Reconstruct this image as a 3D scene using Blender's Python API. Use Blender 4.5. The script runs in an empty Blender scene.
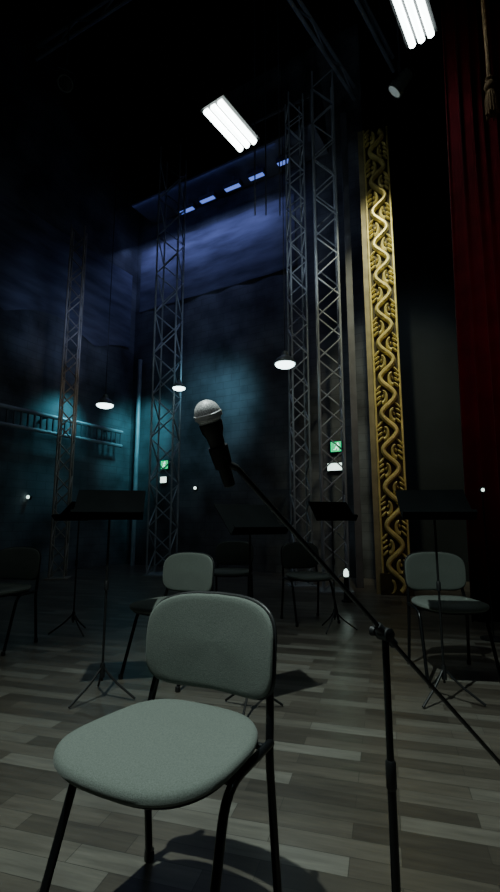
import bpy, math, random
from mathutils import Vector, Matrix
random.seed(4)
F=470.0; TH=math.radians(9.2); CH=1.03
cs,sn=math.cos(TH),math.sin(TH)
def ray(u,v):
    x=(u-250)/F; y=-(v-446)/F
    return Vector((x, cs-y*sn, sn+y*cs))
CAM=Vector((0,0,CH))
def W(u,v,t): return CAM+ray(u,v)*t
def WY(u,v,Y):
    d=ray(u,v); return CAM+d*(Y/d.y)
E1=Vector((.8660254,-.5,0)); E2=Vector((.5,.8660254,0)); CORN=Vector((-3.1,12,0))
def wallpt(u,v,off=0.0):
    d=ray(u,v); t=((CORN-CAM).dot(E2)-off)/d.dot(E2); return CAM+d*t
def leftpt(u,v,off=0.0):
    d=ray(u,v); t=((CORN-CAM).dot(E1)+off)/d.dot(E1); return CAM+d*t

# ---------------- materials
def mat(name,col,rough=.6,metal=0,emit=None,es=0,noise=0,nscale=8,bump=0,bscale=200,spec=.5,sheen=0,stretch=None):
    m=bpy.data.materials.new(name); m.use_nodes=True
    nt=m.node_tree; b=nt.nodes['Principled BSDF']
    b.inputs['Base Color'].default_value=(*col,1); b.inputs['Roughness'].default_value=rough
    b.inputs['Metallic'].default_value=metal; b.inputs['Specular IOR Level'].default_value=spec
    if sheen: b.inputs['Sheen Weight'].default_value=sheen
    if emit:
        b.inputs['Emission Color'].default_value=(*emit,1); b.inputs['Emission Strength'].default_value=es
    tc=nt.nodes.new('ShaderNodeTexCoord')
    if noise:
        n=nt.nodes.new('ShaderNodeTexNoise'); n.inputs['Scale'].default_value=nscale; n.inputs['Detail'].default_value=6
        if stretch:
            mp=nt.nodes.new('ShaderNodeMapping'); mp.inputs['Scale'].default_value=stretch
            nt.links.new(tc.outputs['Object'],mp.inputs['Vector']); nt.links.new(mp.outputs[0],n.inputs['Vector'])
        else: nt.links.new(tc.outputs['Object'],n.inputs['Vector'])
        r=nt.nodes.new('ShaderNodeMapRange'); r.inputs[1].default_value=.3; r.inputs[2].default_value=.7
        r.inputs[3].default_value=1-noise; r.inputs[4].default_value=1+noise*.6
        nt.links.new(n.outputs['Fac'],r.inputs[0])
        mx=nt.nodes.new('ShaderNodeVectorMath'); mx.operation='SCALE'; mx.inputs[0].default_value=col
        nt.links.new(r.outputs[0],mx.inputs['Scale']); nt.links.new(mx.outputs[0],b.inputs['Base Color'])
    if bump:
        n=nt.nodes.new('ShaderNodeTexNoise'); n.inputs['Scale'].default_value=bscale; n.inputs['Detail'].default_value=3
        nt.links.new(tc.outputs['Object'],n.inputs['Vector'])
        bp=nt.nodes.new('ShaderNodeBump'); bp.inputs['Strength'].default_value=bump; bp.inputs['Distance'].default_value=.003
        nt.links.new(n.outputs['Fac'],bp.inputs['Height']); nt.links.new(bp.outputs['Normal'],b.inputs['Normal'])
    return m
M={}
M['fabric']=mat('grey_green_fabric',(.148,.172,.155),.92,noise=.22,nscale=300,bump=.4,bscale=450,sheen=.10,spec=.2)
M['plastic']=mat('black_plastic',(.010,.011,.012),.45,bump=.1)
M['tube']=mat('black_steel_tube',(.008,.009,.01),.30,metal=.2,spec=.5,noise=.1)
M['blackm']=mat('matte_black_metal',(.006,.007,.008),.55,noise=.2)
M['desk']=mat('flat_black_sheet_metal',(.0048,.0058,.0064),.95,noise=.2,spec=.03)
M['steel']=mat('galvanised_steel',(.30,.34,.38),.5,metal=.15,noise=.3,nscale=3)
M['chrome']=mat('satin_nickel',(.85,.86,.86),.3,metal=.3,noise=.05)
M['steelwarm']=mat('warm_grey_steel',(.30,.27,.24),.5,metal=.15,noise=.3,nscale=3)  # same steel in a warmer grey-brown tone
M['steeldark']=mat('dark_steel',(.10,.11,.13),.55,metal=.2,noise=.3,nscale=3)
M['gold']=mat('aged_gilding',(.82,.72,.27),.38,metal=.25,noise=.35,nscale=5,bump=.3,bscale=60)
M['golddark']=mat('darkened_gilding',(.05,.042,.016),.6,metal=.2,noise=.4,nscale=6)  # gilding darkened: shade of the gaps behind the carving put into the colour
M['cream']=mat('faded_gold_paint',(.32,.29,.16),.6,noise=.3,nscale=5)
M['red']=mat('red_velvet',(.085,.004,.009),.95,noise=.3,nscale=4,sheen=.1,spec=.1)
M['drape']=mat('blue_grey_drape',(.13,.14,.19),.95,noise=.5,nscale=2.0,bump=.3,bscale=30,spec=.1,stretch=(.45,1,2.0))  # horizontal streaks put a hazy look into the cloth colour
M['led']=mat('fluorescent_tube_glow',(1,1,1),.5,emit=(.86,1,.97),es=14)
M['lamp']=mat('pendant_glow',(1,1,1),.5,emit=(.75,1,1),es=7)
M['bluelamp']=mat('blue_led_glow',(.3,.4,1),.5,emit=(.16,.27,1),es=.9)
M['green']=mat('green_sign_glow',(.0,.5,.2),.5,emit=(.0,.75,.25),es=1.1)
M['whitesign']=mat('white_sign_glow',(.8,1,.9),.5,emit=(.75,1,.88),es=2.6)
M['shade']=mat('enamel_shade',(.1,.12,.12),.4,noise=.1)
M['dimlens']=mat('dim_lamp_lens',(.4,.45,.45),.3,emit=(.8,1,1),es=.15)
M['paper']=mat('tan_rope',(.17,.11,.06),.95,noise=.5,nscale=30,bump=.6,bscale=80,spec=.1)
M['ceil']=mat('black_ceiling_paint',(.004,.004,.005),.95,noise=.2)
M['panelwall']=mat('dark_grey_wall_paint',(.017,.022,.026),.85,noise=.25,nscale=1.2,bump=.2,bscale=40,spec=.2)
g=mat('silver_wire_grille',(.85,.86,.85),.45,metal=.15); nt=g.node_tree; b=nt.nodes['Principled BSDF']
tc=nt.nodes.new('ShaderNodeTexCoord'); vo=nt.nodes.new('ShaderNodeTexVoronoi'); vo.inputs['Scale'].default_value=420
nt.links.new(tc.outputs['Object'],vo.inputs['Vector'])
cr=nt.nodes.new('ShaderNodeValToRGB'); cr.color_ramp.elements[0].position=.3; cr.color_ramp.elements[0].color=(.93,.95,.95,1); cr.color_ramp.elements[1].position=.7; cr.color_ramp.elements[1].color=(.55,.56,.57,1)
nt.links.new(vo.outputs['Distance'],cr.inputs['Fac']); nt.links.new(cr.outputs[0],b.inputs['Base Color'])
bp=nt.nodes.new('ShaderNodeBump'); bp.inputs['Strength'].default_value=.3; bp.inputs['Distance'].default_value=.001; bp.invert=True
nt.links.new(vo.outputs['Distance'],bp.inputs['Height']); nt.links.new(bp.outputs[0],b.inputs['Normal'])
M['micgrille']=g
def floor_mat():
    m=bpy.data.materials.new('brown_grey_laminate_planks'); m.use_nodes=True; nt=m.node_tree; b=nt.nodes['Principled BSDF']
    L=nt.links.new
    tc=nt.nodes.new('ShaderNodeTexCoord'); mp=nt.nodes.new('ShaderNodeMapping'); mp.inputs['Rotation'].default_value=(0,0,math.radians(16))
    L(tc.outputs['Object'],mp.inputs['Vector'])
    br=nt.nodes.new('ShaderNodeTexBrick'); L(mp.outputs[0],br.inputs['Vector'])
    br.inputs['Scale'].default_value=1; br.inputs['Brick Width'].default_value=.42; br.inputs['Row Height'].default_value=.088
    br.inputs['Mortar Size'].default_value=.0012; br.inputs['Mortar Smooth'].default_value=.1; br.inputs['Bias'].default_value=0
    br.offset=.37; br.offset_frequency=2
    br.inputs['Color1'].default_value=(0,0,0,1); br.inputs['Color2'].default_value=(1,1,1,1); br.inputs['Mortar'].default_value=(0,0,0,1)
    cr=nt.nodes.new('ShaderNodeValToRGB'); e=cr.color_ramp.elements
    e[0].position=0; e[0].color=(.048,.042,.034,1); e[1].position=1; e[1].color=(.165,.158,.136,1)
    for p,c in((.3,(.070,.062,.050,1)),(.55,(.094,.083,.067,1)),(.8,(.120,.112,.094,1))):
        x=e.new(p); x.color=c
    L(br.outputs['Color'],cr.inputs['Fac'])
    mp2=nt.nodes.new('ShaderNodeMapping'); mp2.inputs['Scale'].default_value=(2.2,22,1); L(mp.outputs[0],mp2.inputs['Vector'])
    n=nt.nodes.new('ShaderNodeTexNoise'); n.inputs['Scale'].default_value=1.6; n.inputs['Detail'].default_value=8; n.inputs['Roughness'].default_value=.65; L(mp2.outputs[0],n.inputs['Vector'])
    r=nt.nodes.new('ShaderNodeMapRange'); r.inputs[1].default_value=.3;r.inputs[2].default_value=.7;r.inputs[3].default_value=.68;r.inputs[4].default_value=1.3; L(n.outputs['Fac'],r.inputs[0])
    s=nt.nodes.new('ShaderNodeVectorMath'); s.operation='SCALE'; L(cr.outputs[0],s.inputs[0]); L(r.outputs[0],s.inputs['Scale'])
    mx=nt.nodes.new('ShaderNodeMix'); mx.data_type='RGBA'; L(br.outputs['Fac'],mx.inputs[0]); L(s.outputs[0],mx.inputs[6]); mx.inputs[7].default_value=(.03,.028,.023,1)
    L(mx.outputs[2],b.inputs['Base Color'])
    b.inputs['Roughness'].default_value=.30; b.inputs['Specular IOR Level'].default_value=.6
    bp=nt.nodes.new('ShaderNodeBump'); bp.inputs['Strength'].default_value=.15; bp.inputs['Distance'].default_value=.002; L(n.outputs['Fac'],bp.inputs['Height']); L(bp.outputs[0],b.inputs['Normal'])
    return m
M['floor']=floor_mat()
def brick_mat(name,c1,c2,mort):
    m=bpy.data.materials.new(name); m.use_nodes=True; nt=m.node_tree; b=nt.nodes['Principled BSDF']; L=nt.links.new
    tc=nt.nodes.new('ShaderNodeTexCoord'); sx=nt.nodes.new('ShaderNodeSeparateXYZ'); cx=nt.nodes.new('ShaderNodeCombineXYZ')
    L(tc.outputs['Object'],sx.inputs[0]); L(sx.outputs['X'],cx.inputs['X']); L(sx.outputs['Z'],cx.inputs['Y'])
    br=nt.nodes.new('ShaderNodeTexBrick'); L(cx.outputs[0],br.inputs['Vector']); br.inputs['Scale'].default_value=1
    br.inputs['Brick Width'].default_value=.44; br.inputs['Row Height'].default_value=.17; br.inputs['Mortar Size'].default_value=.012; br.inputs['Mortar Smooth'].default_value=.6
    br.inputs['Color1'].default_value=(*c1,1); br.inputs['Color2'].default_value=(*c2,1); br.inputs['Mortar'].default_value=(*mort,1)
    n=nt.nodes.new('ShaderNodeTexNoise'); n.inputs['Scale'].default_value=1.1; n.inputs['Detail'].default_value=8; L(cx.outputs[0],n.inputs['Vector'])
    r=nt.nodes.new('ShaderNodeMapRange'); r.inputs[1].default_value=.35;r.inputs[2].default_value=.65;r.inputs[3].default_value=.4;r.inputs[4].default_value=1.6; L(n.outputs['Fac'],r.inputs[0])
    s=nt.nodes.new('ShaderNodeVectorMath'); s.operation='SCALE'; L(br.outputs['Color'],s.inputs[0]); L(r.outputs[0],s.inputs['Scale']); L(s.outputs[0],b.inputs['Base Color'])
    b.inputs['Roughness'].default_value=.75
    bp=nt.nodes.new('ShaderNodeBump'); bp.inputs['Strength'].default_value=.2; bp.inputs['Distance'].default_value=.005; bp.invert=True; L(br.outputs['Fac'],bp.inputs['Height']); L(bp.outputs[0],b.inputs['Normal'])
    return m
M['brick']=brick_mat('dark_painted_brick',(.088,.098,.112),(.078,.088,.102),(.064,.073,.084))

# ---------------- geometry helpers
def add(a,b):
    o=len(a[0]); a[0].extend(b[0]); a[1].extend([tuple(i+o for i in f) for f in b[1]]); return a
def box(cx,cy,cz,sx,sy,sz):
    v=[(cx+dx*sx/2,cy+dy*sy/2,cz+dz*sz/2) for dz in(-1,1) for dy in(-1,1) for dx in(-1,1)]
    f=[(0,2,3,1),(4,5,7,6),(0,1,5,4),(2,6,7,3),(0,4,6,2),(1,3,7,5)]
    return ([Vector(p) for p in v],f)
def tube(pts,r,seg=10,r2=None):
    pts=[Vector(p) for p in pts]; n=len(pts); vs=[];fs=[]
    d0=(pts[1]-pts[0]).normalized(); up=Vector((0,0,1)) if abs(d0.z)<.9 else Vector((1,0,0))
    nrm=(up-d0*up.dot(d0)).normalized()
    for i,p in enumerate(pts):
        if i==0:d=pts[1]-pts[0]
        elif i==n-1:d=pts[-1]-pts[-2]
        else:d=(pts[i+1]-pts[i]).normalized()+(pts[i]-pts[i-1]).normalized()
        d.normalize(); nrm=(nrm-d*nrm.dot(d)).normalized(); bn=d.cross(nrm)
        rr=r if r2 is None else r+(r2-r)*i/(n-1)
        for k in range(seg):
            a=2*math.pi*k/seg; vs.append(p+nrm*math.cos(a)*rr+bn*math.sin(a)*rr)
    for i in range(n-1):
        for k in range(seg):
            a=i*seg+k;b=i*seg+(k+1)%seg; fs.append((a,b,b+seg,a+seg))
    fs.append(tuple(reversed(range(seg)))); fs.append(tuple(range((n-1)*seg,n*seg)))
    return (vs,fs)
def lathe(prof,axis_o,axis_d,seg=24):
    o=Vector(axis_o); d=Vector(axis_d).normalized(); up=Vector((0,0,1)) if abs(d.z)<.9 else Vector((1,0,0))
    n=(up-d*up.dot(d)).normalized(); bn=d.cross(n); vs=[];fs=[]
    for h,r in prof:
        for k in range(seg):
            a=2*math.pi*k/seg; vs.append(o+d*h+(n*math.cos(a)+bn*math.sin(a))*max(r,1e-4))
    for i in range(len(prof)-1):
        for k in range(seg):
            a=i*seg+k;b=i*seg+(k+1)%seg; fs.append((a,b,b+seg,a+seg))
    fs.append(tuple(reversed(range(seg)))); fs.append(tuple(range((len(prof)-1)*seg,len(prof)*seg)))
    return (vs,fs)
def ellipsoid(c,rx,ry,rz,rot=None,seg=12,rings=8):
    vs=[];fs=[]
    for i in range(rings+1):
        ph=math.pi*i/rings
        for k in range(seg):
            a=2*math.pi*k/seg; s=max(math.sin(ph),1e-3)
            p=Vector((rx*s*math.cos(a),ry*s*math.sin(a),rz*math.cos(ph)))
            if rot: p=rot@p
            vs.append(Vector(c)+p)
    for i in range(rings):
        for k in range(seg):
            a=i*seg+k;b=i*seg+(k+1)%seg; fs.append((a,a+seg,b+seg,b))
    return (vs,fs)
def fillet(pts,rad,n=6):
    pts=[Vector(p) for p in pts]; out=[pts[0]]
    for i in range(1,len(pts)-1):
        a,p,b=pts[i-1],pts[i],pts[i+1]; r=min(rad,(a-p).length*.48,(b-p).length*.48)
        s=p+(a-p).normalized()*r; e=p+(b-p).normalized()*r
        for k in range(n+1):
            t=k/n; out.append(s*(1-t)**2+p*2*t*(1-t)+e*t*t)
    out.append(pts[-1]); return out
def pad(w,d,t,crown,ex=3.6,taper=0,seg=56):
    layers=[(.02,0),(.6,0),(.9,0),(.975,.12*t),(1,.4*t),(.997,.65*t),(.98,.88*t),(.95,t),(.86,t+.45*crown),(.6,t+.75*crown),(.35,t+.93*crown),(.02,t+crown)]
    vs=[];fs=[]
    for s,z in layers:
        for k in range(seg):
            a=2*math.pi*k/seg; c,si=math.cos(a),math.sin(a)
            x=math.copysign(abs(c)**(2/ex),c)*w/2*s; y=math.copysign(abs(si)**(2/ex),si)*d/2*s
            x*=1-taper*(y/(d/2)); vs.append(Vector((x,y,z)))
    for i in range(len(layers)-1):
        for k in range(seg):
            a=i*seg+k;b=i*seg+(k+1)%seg; fs.append((a,b,b+seg,a+seg))
    fs.append(tuple(reversed(range(seg)))); fs.append(tuple(range((len(layers)-1)*seg,len(layers)*seg)))
    return (vs,fs)
COL=bpy.context.scene.collection
def obj(name,g,m,parent=None,smooth=True,loc=None,rotz=0,**kw):
    me=bpy.data.meshes.new(name); me.from_pydata([tuple(v) for v in g[0]],[],g[1]); me.update()
    o=bpy.data.objects.new(name,me); COL.objects.link(o); me.materials.append(m)
    if smooth:
        me.polygons.foreach_set('use_smooth',[True]*len(me.polygons))
        try: me.set_sharp_from_angle(angle=math.radians(40))
        except Exception: pass
    if parent: o.parent=parent
    if loc is not None: o.location=loc
    o.rotation_euler[2]=rotz
    for k,v in kw.items(): o[k]=v
    return o
def empty(name,loc,rotz=0,**kw):
    e=bpy.data.objects.new(name,None); e.empty_display_size=.1; COL.objects.link(e); e.location=loc; e.rotation_euler[2]=rotz
    for k,v in kw.items(): e[k]=v
    return e
def copy_thing(root,loc,rotz=None,label=None,scale=None):
    r=root.copy(); COL.objects.link(r); r.location=loc
    if rotz is not None: r.rotation_euler[2]=rotz
    if scale: r.scale=(scale,)*3
    if label: r['label']=label
    for c in list(root.children):
        cc=c.copy(); COL.objects.link(cc); cc.parent=r
        for d in list(c.children):
            dd=d.copy(); COL.objects.link(dd); dd.parent=cc
    return r
R=math.radians

# ---------------- shell
obj('floor',box(0,6,-.05,24,26,.1),M['floor'],smooth=False,kind='structure')
obj('ceiling',box(0,6,12.05,24,26,.1),M['ceil'],smooth=False,kind='structure')
LB=6.35
obj('wall_back',box(LB/2,.1,6,LB,.2,12),M['brick'],smooth=False,loc=CORN,rotz=R(-30),kind='structure')
obj('wall_left',box(-5.0,.1,6,10.4,.2,12),M['brick'],smooth=False,loc=CORN,rotz=R(60),kind='structure')
pr=CORN+E1*LB
obj('wall_right',box(2.6,.1,3.6,5.2,.2,7.2),M['panelwall'],smooth=False,loc=pr,rotz=R(-12),kind='structure')

# ---------------- chair
def make_chair(loc,rot,label):
    root=empty('stacking_chair',loc,rot,label=label,category='chair',group='orchestra chairs on the stage')
    s=pad(.475,.45,.032,.008,2.9,taper=.05)
    def bs(v):
        z=v.z+.445-.35*max(0,-v.y-.12)**1.6+.12*abs(v.x)**2+.10*max(0,v.y-.08)
        return Vector((v.x,v.y-.03,z))
    obj('seat',([bs(v) for v in s[0]],s[1]),M['fabric'],root)
    p=pad(.44,.41,.018,-.002,3.0,taper=.05)
    obj('seat_pan',([bs(v)+Vector((0,0,-.014)) for v in p[0]],p[1]),M['plastic'],root,label='black plastic seat underside')
    tilt=R(6)
    def bb(v,off=0):
        y=v.z+off
        lean=-.10*max(0,-v.y)**1.2      # lumbar: lower edge rolls slightly under
        X=v.x+.0; Z=.665+v.y*math.cos(tilt)-.25*v.x**2; Y=.225+v.y*math.sin(tilt)-y-.95*v.x**2-lean
        return Vector((X,Y,Z))
    b=pad(.452,.278,.020,.002,3.9,taper=-.01)
    obj('backrest',([bb(v) for v in b[0]],[tuple(reversed(f)) for f in b[1]]),M['fabric'],root)
    b=pad(.464,.290,.014,.0,3.9,taper=-.01)
    obj('backrest_shell',([bb(v,-.011) for v in b[0]],[tuple(reversed(f)) for f in b[1]]),M['plastic'],root,label='black plastic backrest shell')
    for sx in(-1,1):
        pts=fillet([(sx*.240,-.215,.012),(sx*.224,-.08,.434),(sx*.216,.17,.434)],.07)
        obj('leg',tube(pts,.0115,12),M['tube'],root)
        pts=fillet([(sx*.220,.205,.012),(sx*.214,.165,.40),(sx*.208,.185,.50),(sx*.175,.245,.72)],.08)
        obj('leg',tube(pts,.0115,12),M['tube'],root)
        for fx,fy in((.240,-.216),(.220,.206)):
            obj('foot_cap',lathe([(0,.014),(.006,.016),(.03,.0145),(.032,.012)],(sx*fx,fy,0),(0,0,1),14),M['plastic'],root)
    obj('crossbar',tube([(-.215,-.04,.428),(.215,-.04,.428)],.009,10),M['tube'],root)
    obj('crossbar',tube([(-.21,.15,.428),(.21,.15,.428)],.009,10),M['tube'],root)
    return root
ch=make_chair((-.214,1.352,0),R(-28),'grey-green upholstered stacking chair with black legs beside microphone stand')
lab='grey-green upholstered stacking chair with thin black legs on the plank floor'
copy_thing(ch,(-.545,3.40,0),R(-30),lab)
copy_thing(ch,(1.39,3.46,0),R(0),'grey-green stacking chair standing behind a black music stand')
copy_thing(ch,(-2.12,4.15,0),R(-12),lab)
copy_thing(ch,(.62,5.2,0),R(20),'grey stacking chair in shadow beside a music stand')
copy_thing(ch,(-.22,5.6,0),R(-10),'grey stacking chair standing in deep shadow')

# ---------------- music stands
def make_stand(loc,rot,label):
    root=empty('music_stand',loc,rot,label=label,category='music stand',group='black orchestra music stands')
    obj('shaft',tube([(0,0,.10),(0,0,1.12)],.007,12),M['blackm'],root)
    obj('collar',lathe([(0,.013),(.05,.013),(.055,.010)],(0,0,.62),(0,0,1),14),M['blackm'],root)
    obj('hub',lathe([(0,.015),(.06,.016),(.08,.011)],(0,0,.12),(0,0,1),14),M['blackm'],root)
    for k in range(3):
        a=R(90+120*k+12); c,s=math.cos(a),math.sin(a)
        obj('tripod_leg',tube(fillet([(c*.012,s*.012,.17),(c*.08,s*.08,.10),(c*.21,s*.21,.01)],.05),.007,8),M['blackm'],root)
    t=R(48)
    d=box(0,0,0,.42,.006,.28); add(d,box(0,-.03,-.14,.42,.06,.006)); add(d,box(0,-.058,-.13,.42,.005,.02))
    Rm=Matrix.Rotation(-t,3,'X')
    obj('desk',([Rm@v+Vector((0,0,1.14)) for v in d[0]],d[1]),M['desk'],root,smooth=False)
    return root
st=make_stand((-.88,2.98,0),R(10),'black metal music stand with tripod base')
l2='black metal music stand with wide desk on tripod legs'
copy_thing(st,(1.14,2.94,0),R(-8),l2)
copy_thing(st,(.82,4.75,0),R(15),l2)
copy_thing(st,(-1.66,4.62,0),R(-25),l2)
copy_thing(st,(.0,2.80,0),R(35),l2,scale=.92)
copy_thing(st,(-2.3,3.7,0),R(-10),l2)

# ---------------- microphone stand & microphone
clutch=W(385,634,1.0); bend=W(237,468,.86); dv=clutch-bend
root=empty('microphone_stand',(clutch.x,clutch.y,0),label='black boom microphone stand with upright pole and angled arm',category='microphone stand')
def loc(p): return Vector(p)-Vector((clutch.x,clutch.y,0))
cz=clutch.z
obj('pole',tube([(0,.0,.03),(0,0,cz-.25)],.0090,16),M['tube'],root)
obj('inner_pole',tube([(0,0,cz-.27),(0,0,cz-.01)],.0075,16),M['tube'],root)
obj('height_collar',lathe([(0,.009),(.004,.0108),(.05,.0108),(.055,.009)],(0,0,cz-.30),(0,0,1),18),M['plastic'],root)
u=dv.normalized()
side=u.cross(Vector((0,0,1))).normalized()
obj('boom_arm',tube([loc(bend),loc(clutch+dv*1.25)],.005,12),M['tube'],root)
obj('clutch',lathe([(-.016,.008),(-.014,.014),(.014,.014),(.016,.008)],loc(clutch),side,20),M['plastic'],root)
obj('clutch_knob',lathe([(0,.004),(.010,.004),(.011,.009),(.022,.011),(.024,.008)],loc(clutch-side*.014),-side,12),M['plastic'],root)
obj('arm_sleeve',lathe([(-.03,.008),(-.028,.0095),(.035,.0095),(.037,.007)],loc(clutch),u,16),M['plastic'],root)
obj('counterweight',lathe([(0,.008),(.004,.017),(.08,.017),(.085,.008)],loc(clutch+dv*1.12),u,18),M['plastic'],root)
for k in range(3):
    a=R(30+120*k); c,s=math.cos(a),math.sin(a)
    obj('tripod_leg',tube(fillet([(c*.012,s*.012,.12),(c*.06,s*.06,.09),(c*.27,s*.27,.012)],.04),.008,10),M['tube'],root)
H=W(208,415,.84); T=W(230,486,.87); ax=(H-T).normalized(); L=(H-T).length
mid=T+ax*(L*.42)
cl=lathe([(-.02,.0135),(-.02,.0165),(.02,.0185),(.02,.0155)],loc(mid),ax,20); 
add(cl,tube([loc(mid)+Vector((.012,0,-.012)),loc(bend)],.0065,10))
obj('microphone_clip',cl,M['plastic'],root)
mic=empty('microphone',T,label='handheld vocal microphone with silver ball grille held in clip',category='microphone')
o0=Vector((0,0,0))
hd=mat('dark_grey_enamel',(.03,.032,.034),.28,metal=.2,noise=.1)
obj('handle',lathe([(0,.0085),(.002,.0105),(.01,.011),(L*.4,.0125),(L*.70,.0155),(L*.78,.020),(L-.014,.0215)],o0,ax,24),hd,mic)
pr_=[]
for i in range(13):
    a=-math.pi/2*.55+ (math.pi/2*1.55)*i/12
    pr_.append((L+.002+math.sin(a)*.0255,max(math.cos(a)*.0242,.0005)))
obj('grille',lathe(pr_,o0,ax,32),M['micgrille'],mic)
obj('grille_band',lathe([(L-.006,.0242),(L-.005,.0256),(L+.003,.0256),(L+.004,.0242)],o0,ax,32),M['chrome'],mic,label='shiny metal band around the grille')

# ---------------- truss towers
def tower(loc_,rot,w,h,z0,step,m,label,r=.02):
    root=empty('truss_tower',loc_,rot,label=label,category='truss',group='lattice steel truss towers')
    q=w/2
    for sx,sy in((-1,-1),(1,-1),(1,1),(-1,1)):
        obj('chord',tube([(sx*q,sy*q,z0),(sx*q,sy*q,z0+h)],r,8),m,root)
    g=([],[]); n=int(h/step); cor=[(-q,-q),(q,-q),(q,q),(-q,q)]
    for f in range(4):
        a=cor[f];b=cor[(f+1)%4]
        for i in range(n):
            z=z0+i*step; p,qq=(a,b) if (i+f)%2==0 else (b,a)
            add(g,tube([(*p,z+.03),(*qq,z+step)],r*.72,6))
    obj('lattice_bracing',g,m,root)
    obj('base_plate',box(0,0,z0+.01,w+.15,w+.15,.02),m,root,smooth=False)
    return root
def hx(u,Y): return (u-250)/F*Y/1.013
tower((hx(61,9),9,0),R(12),.26,7.1,0,.32,M['steelwarm'],'tall narrow lattice steel tower near brick wall',.018)
tower((hx(163,9.6),9.6,0),R(-8),.46,9.4,0,.45,M['steel'],'tall dark lattice steel tower in front of brick wall')
tower((hx(301,8),8,0),R(8),.28,9.2,0,.30,M['steel'],'slender lattice steel tower rising to the rigging',.017)
tower((hx(334,7.4),7.4,0),R(-6),.36,9.0,0,.36,M['steel'],'lattice steel tower beside the gilded column',.018)
g=box(0,0,4.3,.10,.012,8.6); add(g,box(-.05,.04,4.3,.01,.09,8.6)); add(g,box(.05,.04,4.3,.01,.09,8.6))
obj('steel_post',g,M['steeldark'],smooth=False,loc=(hx(358,7.7),7.7,0),rotz=R(-10),label='plain pale steel channel post beside the gilded column',category='post')

# ---------------- gilded column
GC=empty('proscenium_column',(2.115,7.0,0),R(-14),label='tall gilded column with carved scrolling vine relief',category='column')
GC.scale=(.87,1,1)
GH=7.6
obj('backing_board',box(0,0.05,GH/2,.46,.10,GH),M['golddark'],GC,smooth=False)
for x in(-.215,.215):
    obj('border_moulding',tube([(x,-.01,0.02),(x,-.01,GH)],.020,10),M['gold'],GC)
def ribbon(pts,rx,ry,seg=10):
    vs=[];fs=[];n=len(pts)
    for i,p in enumerate(pts):
        a=pts[max(i-1,0)]; b=pts[min(i+1,n-1)]; d=(b-a).normalized(); nx=Vector((d.z,0,-d.x)).normalized()
        w_=rx(i/(n-1)) if callable(rx) else rx
        for k in range(seg):
            t=2*math.pi*k/seg; vs.append(p+nx*math.cos(t)*w_+Vector((0,1,0))*math.sin(t)*ry)
    for i in range(n-1):
        for k in range(seg):
            a=i*seg+k;b=i*seg+(k+1)%seg; fs.append((a,b,b+seg,a+seg))
    fs.append(tuple(reversed(range(seg)))); fs.append(tuple(range((n-1)*seg,n*seg)))
    return (vs,fs)
g=([],[]); per=.56
pts=[Vector((.118*math.sin(2*math.pi*z/per),-.04,z)) for z in [0.05+i*.022 for i in range(int((GH-.1)/.022))]]
add(g,ribbon(pts,.042,.06))
k=0
z=per/4
while z<GH-.15:
    s=1 if k%2==0 else -1
    # leaf with three diagonal lobes and a hooked tip in each hollow
    P=[]
    for i in range(12):
        t=i/11; a=-1.8+t*3.2; rr=.085*(1-t*.45)
        P.append(Vector((s*(-.085+math.cos(a)*rr*.85),-.03-.03*t,z+math.sin(a)*rr*1.35)))
    add(g,ribbon(P,lambda t:.034-.012*t,.040,8))
    for (dx,dz,an,rz) in((-.155,.120,.75,.07),(-.160,.045,.95,.055),(-.160,-.035,.9,.055),(-.155,-.115,.8,.06),(-.08,-.0,.5,.03)):
        add(g,ellipsoid((s*dx,-.025,z+dz),.022,.040,rz,Matrix.Rotation(s*an,3,'Y'),8,6))
    z+=per/2;k+=1
obj('vine_relief',g,M['gold'],GC)
obj('side_pilaster',box(-.285,.05,GH/2,.09,.12,GH),M['cream'],GC,smooth=False,label='faded pale gold painted strip')
obj('plinth',box(0,.03,.15,.52,.2,.3),M['golddark'],GC,smooth=False)

# ---------------- red curtain
def pleat(w,h,n,amp,seg=12,z0=0.02,scal=None,rows=14):
    vs=[];fs=[];N=n*seg
    for j in range(rows+1):
        for i in range(N+1):
            x=w*i/N; zb=z0+(scal(x) if scal else 0); zt=h
            y=amp*(math.sin(2*math.pi*i/seg)+.35*math.sin(2*math.pi*i/seg*.37+1))*(1+.15*math.sin(j*.5+i*.05))
            vs.append(Vector((x,y,zb+(zt-zb)*j/rows)))
    for j in range(rows):
        for i in range(N):
            a=j*(N+1)+i; fs.append((a,a+1,a+N+2,a+N+1))
    return (vs,fs)
cg=pleat(2.7,11.9,15,.055)
for v in cg[0]: v.x+= .20*min(1,v.z/8)*(1-v.x/2.7)
c=obj('stage_curtain',cg,M['red'],loc=(2.28,5.0,0),rotz=R(12),label='deep red pleated velvet stage curtain hanging to the floor',category='curtain')
c.modifiers.new('s','SOLIDIFY').thickness=.01
c=obj('border_drape',pleat(4.6,8.4,5,.010,z0=6.6),M['drape'],loc=CORN+E1*.15-E2*.02,rotz=R(-30),label='blue-lit cloth border hanging across upper brick wall',category='curtain')
c=obj('border_drape',pleat(4.6,7.6,5,.010,scal=lambda x:.35*abs(math.cos(x*math.pi/2.3)),z0=5.2),M['drape'],loc=CORN-E2*4.8+E1*.03,rotz=R(60),label='dim blue cloth swag hanging along brick wall',category='curtain')

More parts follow.
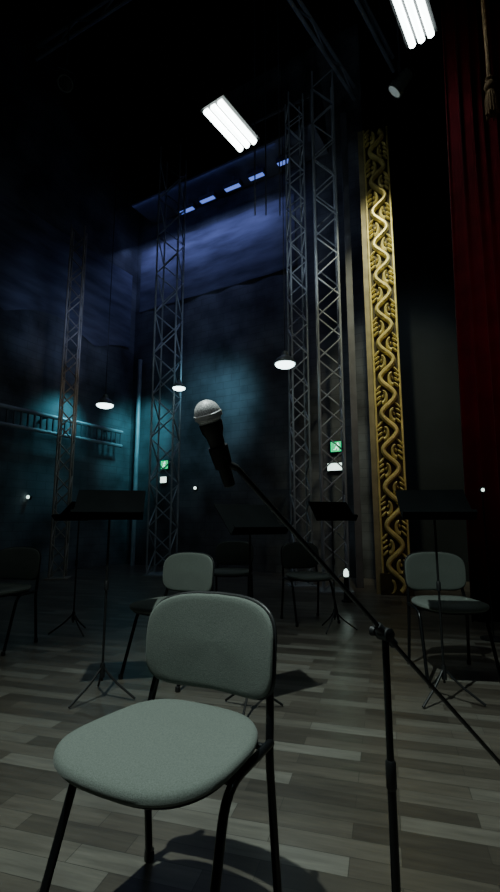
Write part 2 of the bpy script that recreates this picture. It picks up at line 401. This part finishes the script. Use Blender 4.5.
# ---------------- wall details
lamps=[(187,211,.5),(208,200,.46),(233,188,.46),(257,177,.42),(284,163,.32)]
zc=max(wallpt(a_,b_,.5).z for a_,b_,_ in lamps)+.2
for (uu,vv,w) in lamps:
    p=wallpt(uu,vv,.5)
    r=empty('blue_wash_light',p,R(-30),label='slim blue LED wash light under the catwalk',category='stage light',group='blue wash lights under the catwalk')
    obj('housing',box(0,0,.05,w,.16,.1),M['blackm'],r,smooth=False)
    obj('lens',box(0,-.02,-.005,w*.85,.10,.02),M['bluelamp'],r,smooth=False,label='glowing blue lens')
    obj('bracket',tube([(0,0,.09),(0,0,zc-p.z)],.012,6),M['steeldark'],r)
obj('catwalk',add(add(box(3.1,-.5,zc+.03,5.0,.9,.05),box(3.1,-.92,zc+.7,5.0,.04,.05)),add(box(.65,-.92,zc+.36,.04,.04,.7),box(5.55,-.92,zc+.36,.04,.04,.7))),M['steeldark'],smooth=False,loc=CORN,rotz=R(-30),label='dark steel catwalk running along the upper wall',category='catwalk')
p=CORN-E2*.12+E1*.35
obj('wall_pipe',tube([(0,0,.0),(0,0,5.2)],.055,12),M['steel'],loc=p,label='vertical pale pipe in the wall corner',category='pipe')
za=leftpt(60,434,.35).z; zb=leftpt(60,418,.35).z
rr=empty('wall_equipment_rail',CORN-E2*.6+E1*.3,R(60),label='horizontal steel rack rail with cross bars on brick wall',category='rail')
obj('rail_bar',tube([(-4.6,0,za),(0,0,za)],.04,8),M['steel'],rr); obj('rail_bar',tube([(-4.6,0,zb),(0,0,zb)],.045,8),M['steel'],rr)
g=([],[])
for i in range(32):
    x=-4.6+i*.147; add(g,tube([(x,0,za-.02),(x+.0,0,zb+.02)],.024,6))
add(g,box(-4,.15,zb,.04,.3,.04)); add(g,box(-2,.15,zb,.04,.3,.04)); add(g,box(-.3,.15,zb,.04,.3,.04))
obj('cross_bars',g,M['steeldark'],rr)

# exit signs
def sign(u_,v_,w,h,rm,glyph=True):
    p=wallpt(u_,v_,.0); r=empty('exit_sign' if glyph else 'sign_light',p,R(-30),label='lit green emergency exit sign with running figure' if glyph else 'small white glowing sign box under exit sign',category='exit sign' if glyph else 'light')
    obj('housing',box(0,-.03,0,w+.03,.06,h+.03),M['blackm'],r,smooth=False)
    obj('face',box(0,-.063,0,w,.01,h),rm,r,smooth=False)
    if glyph:
        g=ellipsoid((.02*w/.25,-.07,.07*h/.22),.014,.003,.014)
        S=w/.25
        for a,b in(((.01,.045),(-.015,-.01)),((-.015,-.01),(.025,-.035)),((.025,-.035),(.02,-.075)),((-.015,-.01),(-.03,-.05)),((-.03,-.05),(-.065,-.055)),((.01,.045),(.05,.02)),((.01,.045),(-.04,.035))):
            add(g,tube([(a[0]*S,-.07,a[1]*S),(b[0]*S,-.07,b[1]*S)],.006*S,6))
        obj('pictogram',g,M['whitesign'],r)
sign(338,447,.26,.2,M['green']); sign(337,467,.34,.14,M['whitesign'],False)
sign(166,465,.22,.2,M['green']); sign(165,480,.18,.14,M['whitesign'],False)
for p in(wallpt(195,488,.05),leftpt(28,497,.05)):
    r=empty('indicator_lamp',p,R(-30),label='tiny round white indicator lamp on the wall',category='light',group='small indicator lamps')
    obj('housing',lathe([(0,.06),(.04,.05)],(0,.05,0),(0,-1,0),14),M['blackm'],r)
    obj('lens',ellipsoid((0,0,0),.035,.03,.035),M['whitesign'],r)
p=WY(482,490,4.4)
r=empty('stand_lamp',(p.x,p.y,0),0,label='thin black floor stand with tiny white lamp by red curtain',category='lamp')
obj('pole',tube([(0,0,.02),(0,0,p.z)],.007,8),M['blackm'],r); obj('base',lathe([(0,.11),(.012,.11),(.02,.03)],(0,0,0),(0,0,1),20),M['blackm'],r)
obj('head',lathe([(0,.012),(.05,.03),(.06,.03)],(0,.045,p.z),(0,-1,0),14),M['blackm'],r); obj('lens',ellipsoid((0,-.017,p.z),.016,.008,.016),M['whitesign'],r)

# pendant lamps
def pendant(p,s,label):
    r=empty('pendant_lamp',p,0,label=label,category='lamp',group='hanging dome work lamps'); 
    sh=lathe([(0,.17*s),(.03*s,.165*s),(.09*s,.12*s),(.13*s,.06*s),(.2*s,.04*s),(.21*s,.015*s)],(0,0,0),(0,0,1),24)
    obj('shade',sh,M['shade'],r)
    obj('bulb',ellipsoid((0,0,-.005),.155*s,.155*s,.06*s,None,20,8),M['lamp'],r,label='glowing white lens')
    obj('cord',tube([(0,0,.2*s),(0,0,12-p.z)],.006,6),M['blackm'],r)
pendant(WY(285,364,7.0),1.0,'glowing dome work lamp hanging on thin cord')
pendant(WY(105,405,8.6),1.0,'glowing dome work lamp hanging near brick wall')
pendant(WY(179,388,9.0),.8,'small glowing dome work lamp hanging before lattice tower')
# fluorescent fixtures
def fixture(c,s=1):
    ang=math.atan2(.82,.57)-math.pi/2
    r=empty('fluorescent_fixture',c,ang,label='rectangular ceiling light with bright white tubes',category='ceiling light',group='bright fluorescent ceiling fixtures')
    obj('housing',add(box(0,0,.06,.40*s,.86*s,.06),box(0,0,.12,.2,.6,.06)),M['blackm'],r,smooth=False)
    for i in range(3):
        x=(-.12+i*.12)*s; obj('tube',tube([(x,-.40*s,.0),(x,.40*s,.0)],.043*s,12),M['led'],r)
    for x in(-.1,.1): obj('hanger',tube([(0,x*3,.14),(0,x*3,12-c.z)],.005,6),M['blackm'],r)
fixture(WY(231,127,5.75)); 
z0=WY(231,127,5.75).z
d=ray(413,14); fixture(CAM+d*((z0-CH)/d.z),.86)
# rigging beams
def beam(a,b,name,label,cat):
    a,b=Vector(a),Vector(b); n=int((b-a).length/.5); dd=(b-a)/n
    r=empty(name,a,0,label=label,category=cat); q=Vector((0,0,.3)); d=b-a
    obj('chord',tube([(0,0,0),tuple(d)],.035,8),M['steel'],r); obj('chord',tube([tuple(q),tuple(d+q)],.035,8),M['steel'],r)
    g=([],[])
    for i in range(n):
        p=dd*i; pp=dd*(i+1)
        add(g,tube([p,pp+q] if i%2 else [p+q,pp],.018,6))
    obj('lattice_bracing',g,M['steel'],r)
    for k in(1,n-1): obj('suspension_cable',tube([dd*k+q,dd*k+Vector((0,0,12-a.z))],.012,6),M['steeldark'],r)
beam((-.3,5.2,9.4),(2.1,8.2,9.4),'rigging_truss','dark steel rigging truss hanging from the ceiling','truss')
beam((-4.2,7.9,10),(-.9,6.2,10),'rigging_truss','dark steel rigging truss crossing overhead','truss')
beam((.55,4.9,9.4),(2.7,7.6,9.4),'rigging_truss','dark steel rigging truss running toward the gilded column','truss')
def spotl(p,rotz,label,lens):
    r=empty('stage_spotlight',p,rotz,label=label,category='stage light',group='stage spotlights hanging in the rigging')
    d=Vector((0,-.7,-.7)).normalized()
    obj('barrel',lathe([(-.18,.05),(-.15,.09),(.05,.1),(.06,.12),(.14,.12)],(0,0,-.25),d,18),M['shade'],r)
    obj('lens',lathe([(.141,.1),(.15,.08),(.155,.01)],(0,0,-.25),d,18),lens,r)
    obj('yoke',tube(fillet([(-.13,0,-.25),(-.13,0,0),(.13,0,0),(.13,0,-.25)],.03),.01,6),M['steeldark'],r)
    obj('hanger',tube([(0,0,0),(0,0,12-p.z)],.015,6),M['steeldark'],r)
spotl(WY(66,70,6.5),.5,'unlit stage spotlight hanging in the dark rigging',M['blackm'])
spotl(WY(400,68,5.9),-2.1,'dimly lit stage spotlight hanging beside gilded column',M['dimlens'])
for uu,Y in((255,7.2),(266,7.6),(280,7.3)):
    p=WY(uu,215,Y); obj('rigging_rope',tube([(0,0,0),(0,0,12-p.z)],.012,6),M['steeldark'],loc=p,label='thin dark rigging rope hanging from the ceiling',category='rope',group='rigging ropes')
p=WY(492,108,4.3)
r=empty('curtain_tassel_rope',p,0,label='dim tan rope with knotted tassel hanging beside red curtain',category='rope')
obj('cord',tube([(0,0,.36),(0.01,0,1.0),(0.02,0,12-p.z)],.022,8),M['paper'],r)
obj('knot',lathe([(0,.02),(.02,.05),(.06,.062),(.10,.05),(.12,.03),(.15,.045),(.18,.03)],(0,0,.20),(0,0,1),14),M['paper'],r)
g=([],[])
for k in range(14):
    a=k*2*math.pi/14; add(g,tube([(math.cos(a)*.02,math.sin(a)*.02,.22),(math.cos(a)*.05,math.sin(a)*.05,.12),(math.cos(a)*.055,math.sin(a)*.055,-.06-.02*(k%3))],.013,6))
obj('tassel_fringe',g,M['paper'],r)
p=WY(346,572,6.4)
b=empty('glowing_white_object',(p.x,p.y,0),R(10),label='small upright white object with added glow near column base',category='light')  # invented lamp standing in for a white bottle, glow added so it shows
obj('housing',lathe([(0,.07),(.02,.07),(.03,.04),(p.z-.07,.03),(p.z-.06,.035)],(0,0,0),(0,0,1),16),M['blackm'],b)
obj('lens',lathe([(0,.025),(.02,.035),(.07,.03),(.10,.012)],(0,0,p.z-.06),(0,0,1),14),M['whitesign'],b)

# ---------------- lights
def light(kind,loc_,tgt,e,col,size=.1,ang=60,blend=.6,sy=None):
    l=bpy.data.lights.new('lamp',kind); l.energy=e; l.color=col
    if kind=='SPOT': l.spot_size=R(ang); l.spot_blend=blend; l.shadow_soft_size=size
    elif kind=='AREA':
        l.size=size
        if sy: l.shape='RECTANGLE'; l.size_y=sy
    else: l.shadow_soft_size=size
    o=bpy.data.objects.new('scene_light',l); COL.objects.link(o); o.location=loc_  # some of these are added fills with no real lamp behind them
    d=Vector(tgt)-Vector(loc_); o.rotation_euler=d.to_track_quat('-Z','Y').to_euler(); return o
light('SPOT',(-.85,.85,5.5),(.12,1.95,0),1000,(.84,1,.93),.04,60,1)
light('SPOT',(2.0,1.0,6.0),(.9,1.5,0),55,(.74,.95,1),.12,38,1)
light('SPOT',(-2.4,2.2,4.5),(-2.1,4.2,.4),20,(.86,1,.95),.1,50,1)
light('SPOT',(1.35,4.9,7.6),(2.25,6.95,4.7),760,(1,.95,.60),.06,48,1)
light('SPOT',(2.2,1.6,3.6),(2.9,5.0,3.2),65,(1,.6,.6),.2,85,1)  # unseen reddish light added to show the curtain
light('SPOT',(2.7,6.0,6.0),(3.0,8.3,3.6),75,(.75,.92,1),.3,85,1)
def wash(off,z,zt,x0,wd,e,col):
    a=CORN+E1*x0-E2*off+Vector((0,0,z)); b=CORN+E1*x0+Vector((0,0,zt))
    o=light('AREA',a,b,e,col,.3); o.data.shape='RECTANGLE'; o.data.size=wd; o.data.size_y=.12
    M3=Matrix((E1,(-(b-a).normalized()).cross(E1),-(b-a).normalized())).transposed(); o.rotation_euler=M3.to_euler()
wash(.5,8.25,7.6,2.3,4.2,27,(.36,.44,1))
wash(.9,9.0,8.8,2.6,4.2,2.2,(.22,.30,1))
light('SPOT',(-.6,7.6,3.6),wallpt(195,320),45,(.38,.55,1),.3,54,1)  # unseen blue light added to lift the back drape
light('SPOT',(-2.0,8.0,4.2),leftpt(60,325),95,(.40,.54,1),.3,60,1)  # unseen blue light added to lift the left drape
# teal wash of corner
light('SPOT',(-2.2,10.3,4.2),CORN+E1*.3+Vector((0,0,3.0)),240,(.2,.80,.95),.2,72,1)
light('SPOT',(-3.4,9.9,3.9),leftpt(60,425),120,(.16,.70,.85),.2,80,1)
light('SPOT',(-.9,8.6,4.4),wallpt(215,405),130,(.28,.70,.9),.2,80,1)
# faint lights added to bring out the towers
light('SPOT',(.6,6.3,3.6),(1.05,7.7,6.0),130,(.74,.87,1),.1,40,1)
light('SPOT',(-1.2,7.4,2.4),(-1.75,9.6,5.0),45,(.72,.87,1),.1,34,1)
light('SPOT',(-2.6,7.6,1.9),(-3.4,9,3.4),34,(1,.82,.62),.1,38,1)
light('SPOT',(0,3.5,5.5),(1.3,6.6,9.4),38,(.7,.85,1),.2,50,1)  # unseen light added so the overhead trusses show
light('SPOT',(1.6,2.6,5.5),(2.35,4.3,6.6),10,(1,.8,.5),.1,26,1)  # small warm light added on the tassel rope
light('SPOT',(-.7,.0,2.6),(-.05,.85,1.2),18,(.92,1,1),.05,18,1)

w=bpy.data.worlds.new('dim_stage_air'); bpy.context.scene.world=w; w.use_nodes=True
w.node_tree.nodes['Background'].inputs[0].default_value=(.25,.4,.5,1); w.node_tree.nodes['Background'].inputs[1].default_value=.008
cam=bpy.data.cameras.new('camera'); co=bpy.data.objects.new('camera',cam); COL.objects.link(co)
co.location=CAM; co.rotation_euler=(math.pi/2+TH,0,0); cam.sensor_fit='VERTICAL'; cam.sensor_height=36; cam.lens=36*F/892; cam.clip_start=.02
bpy.context.scene.camera=co
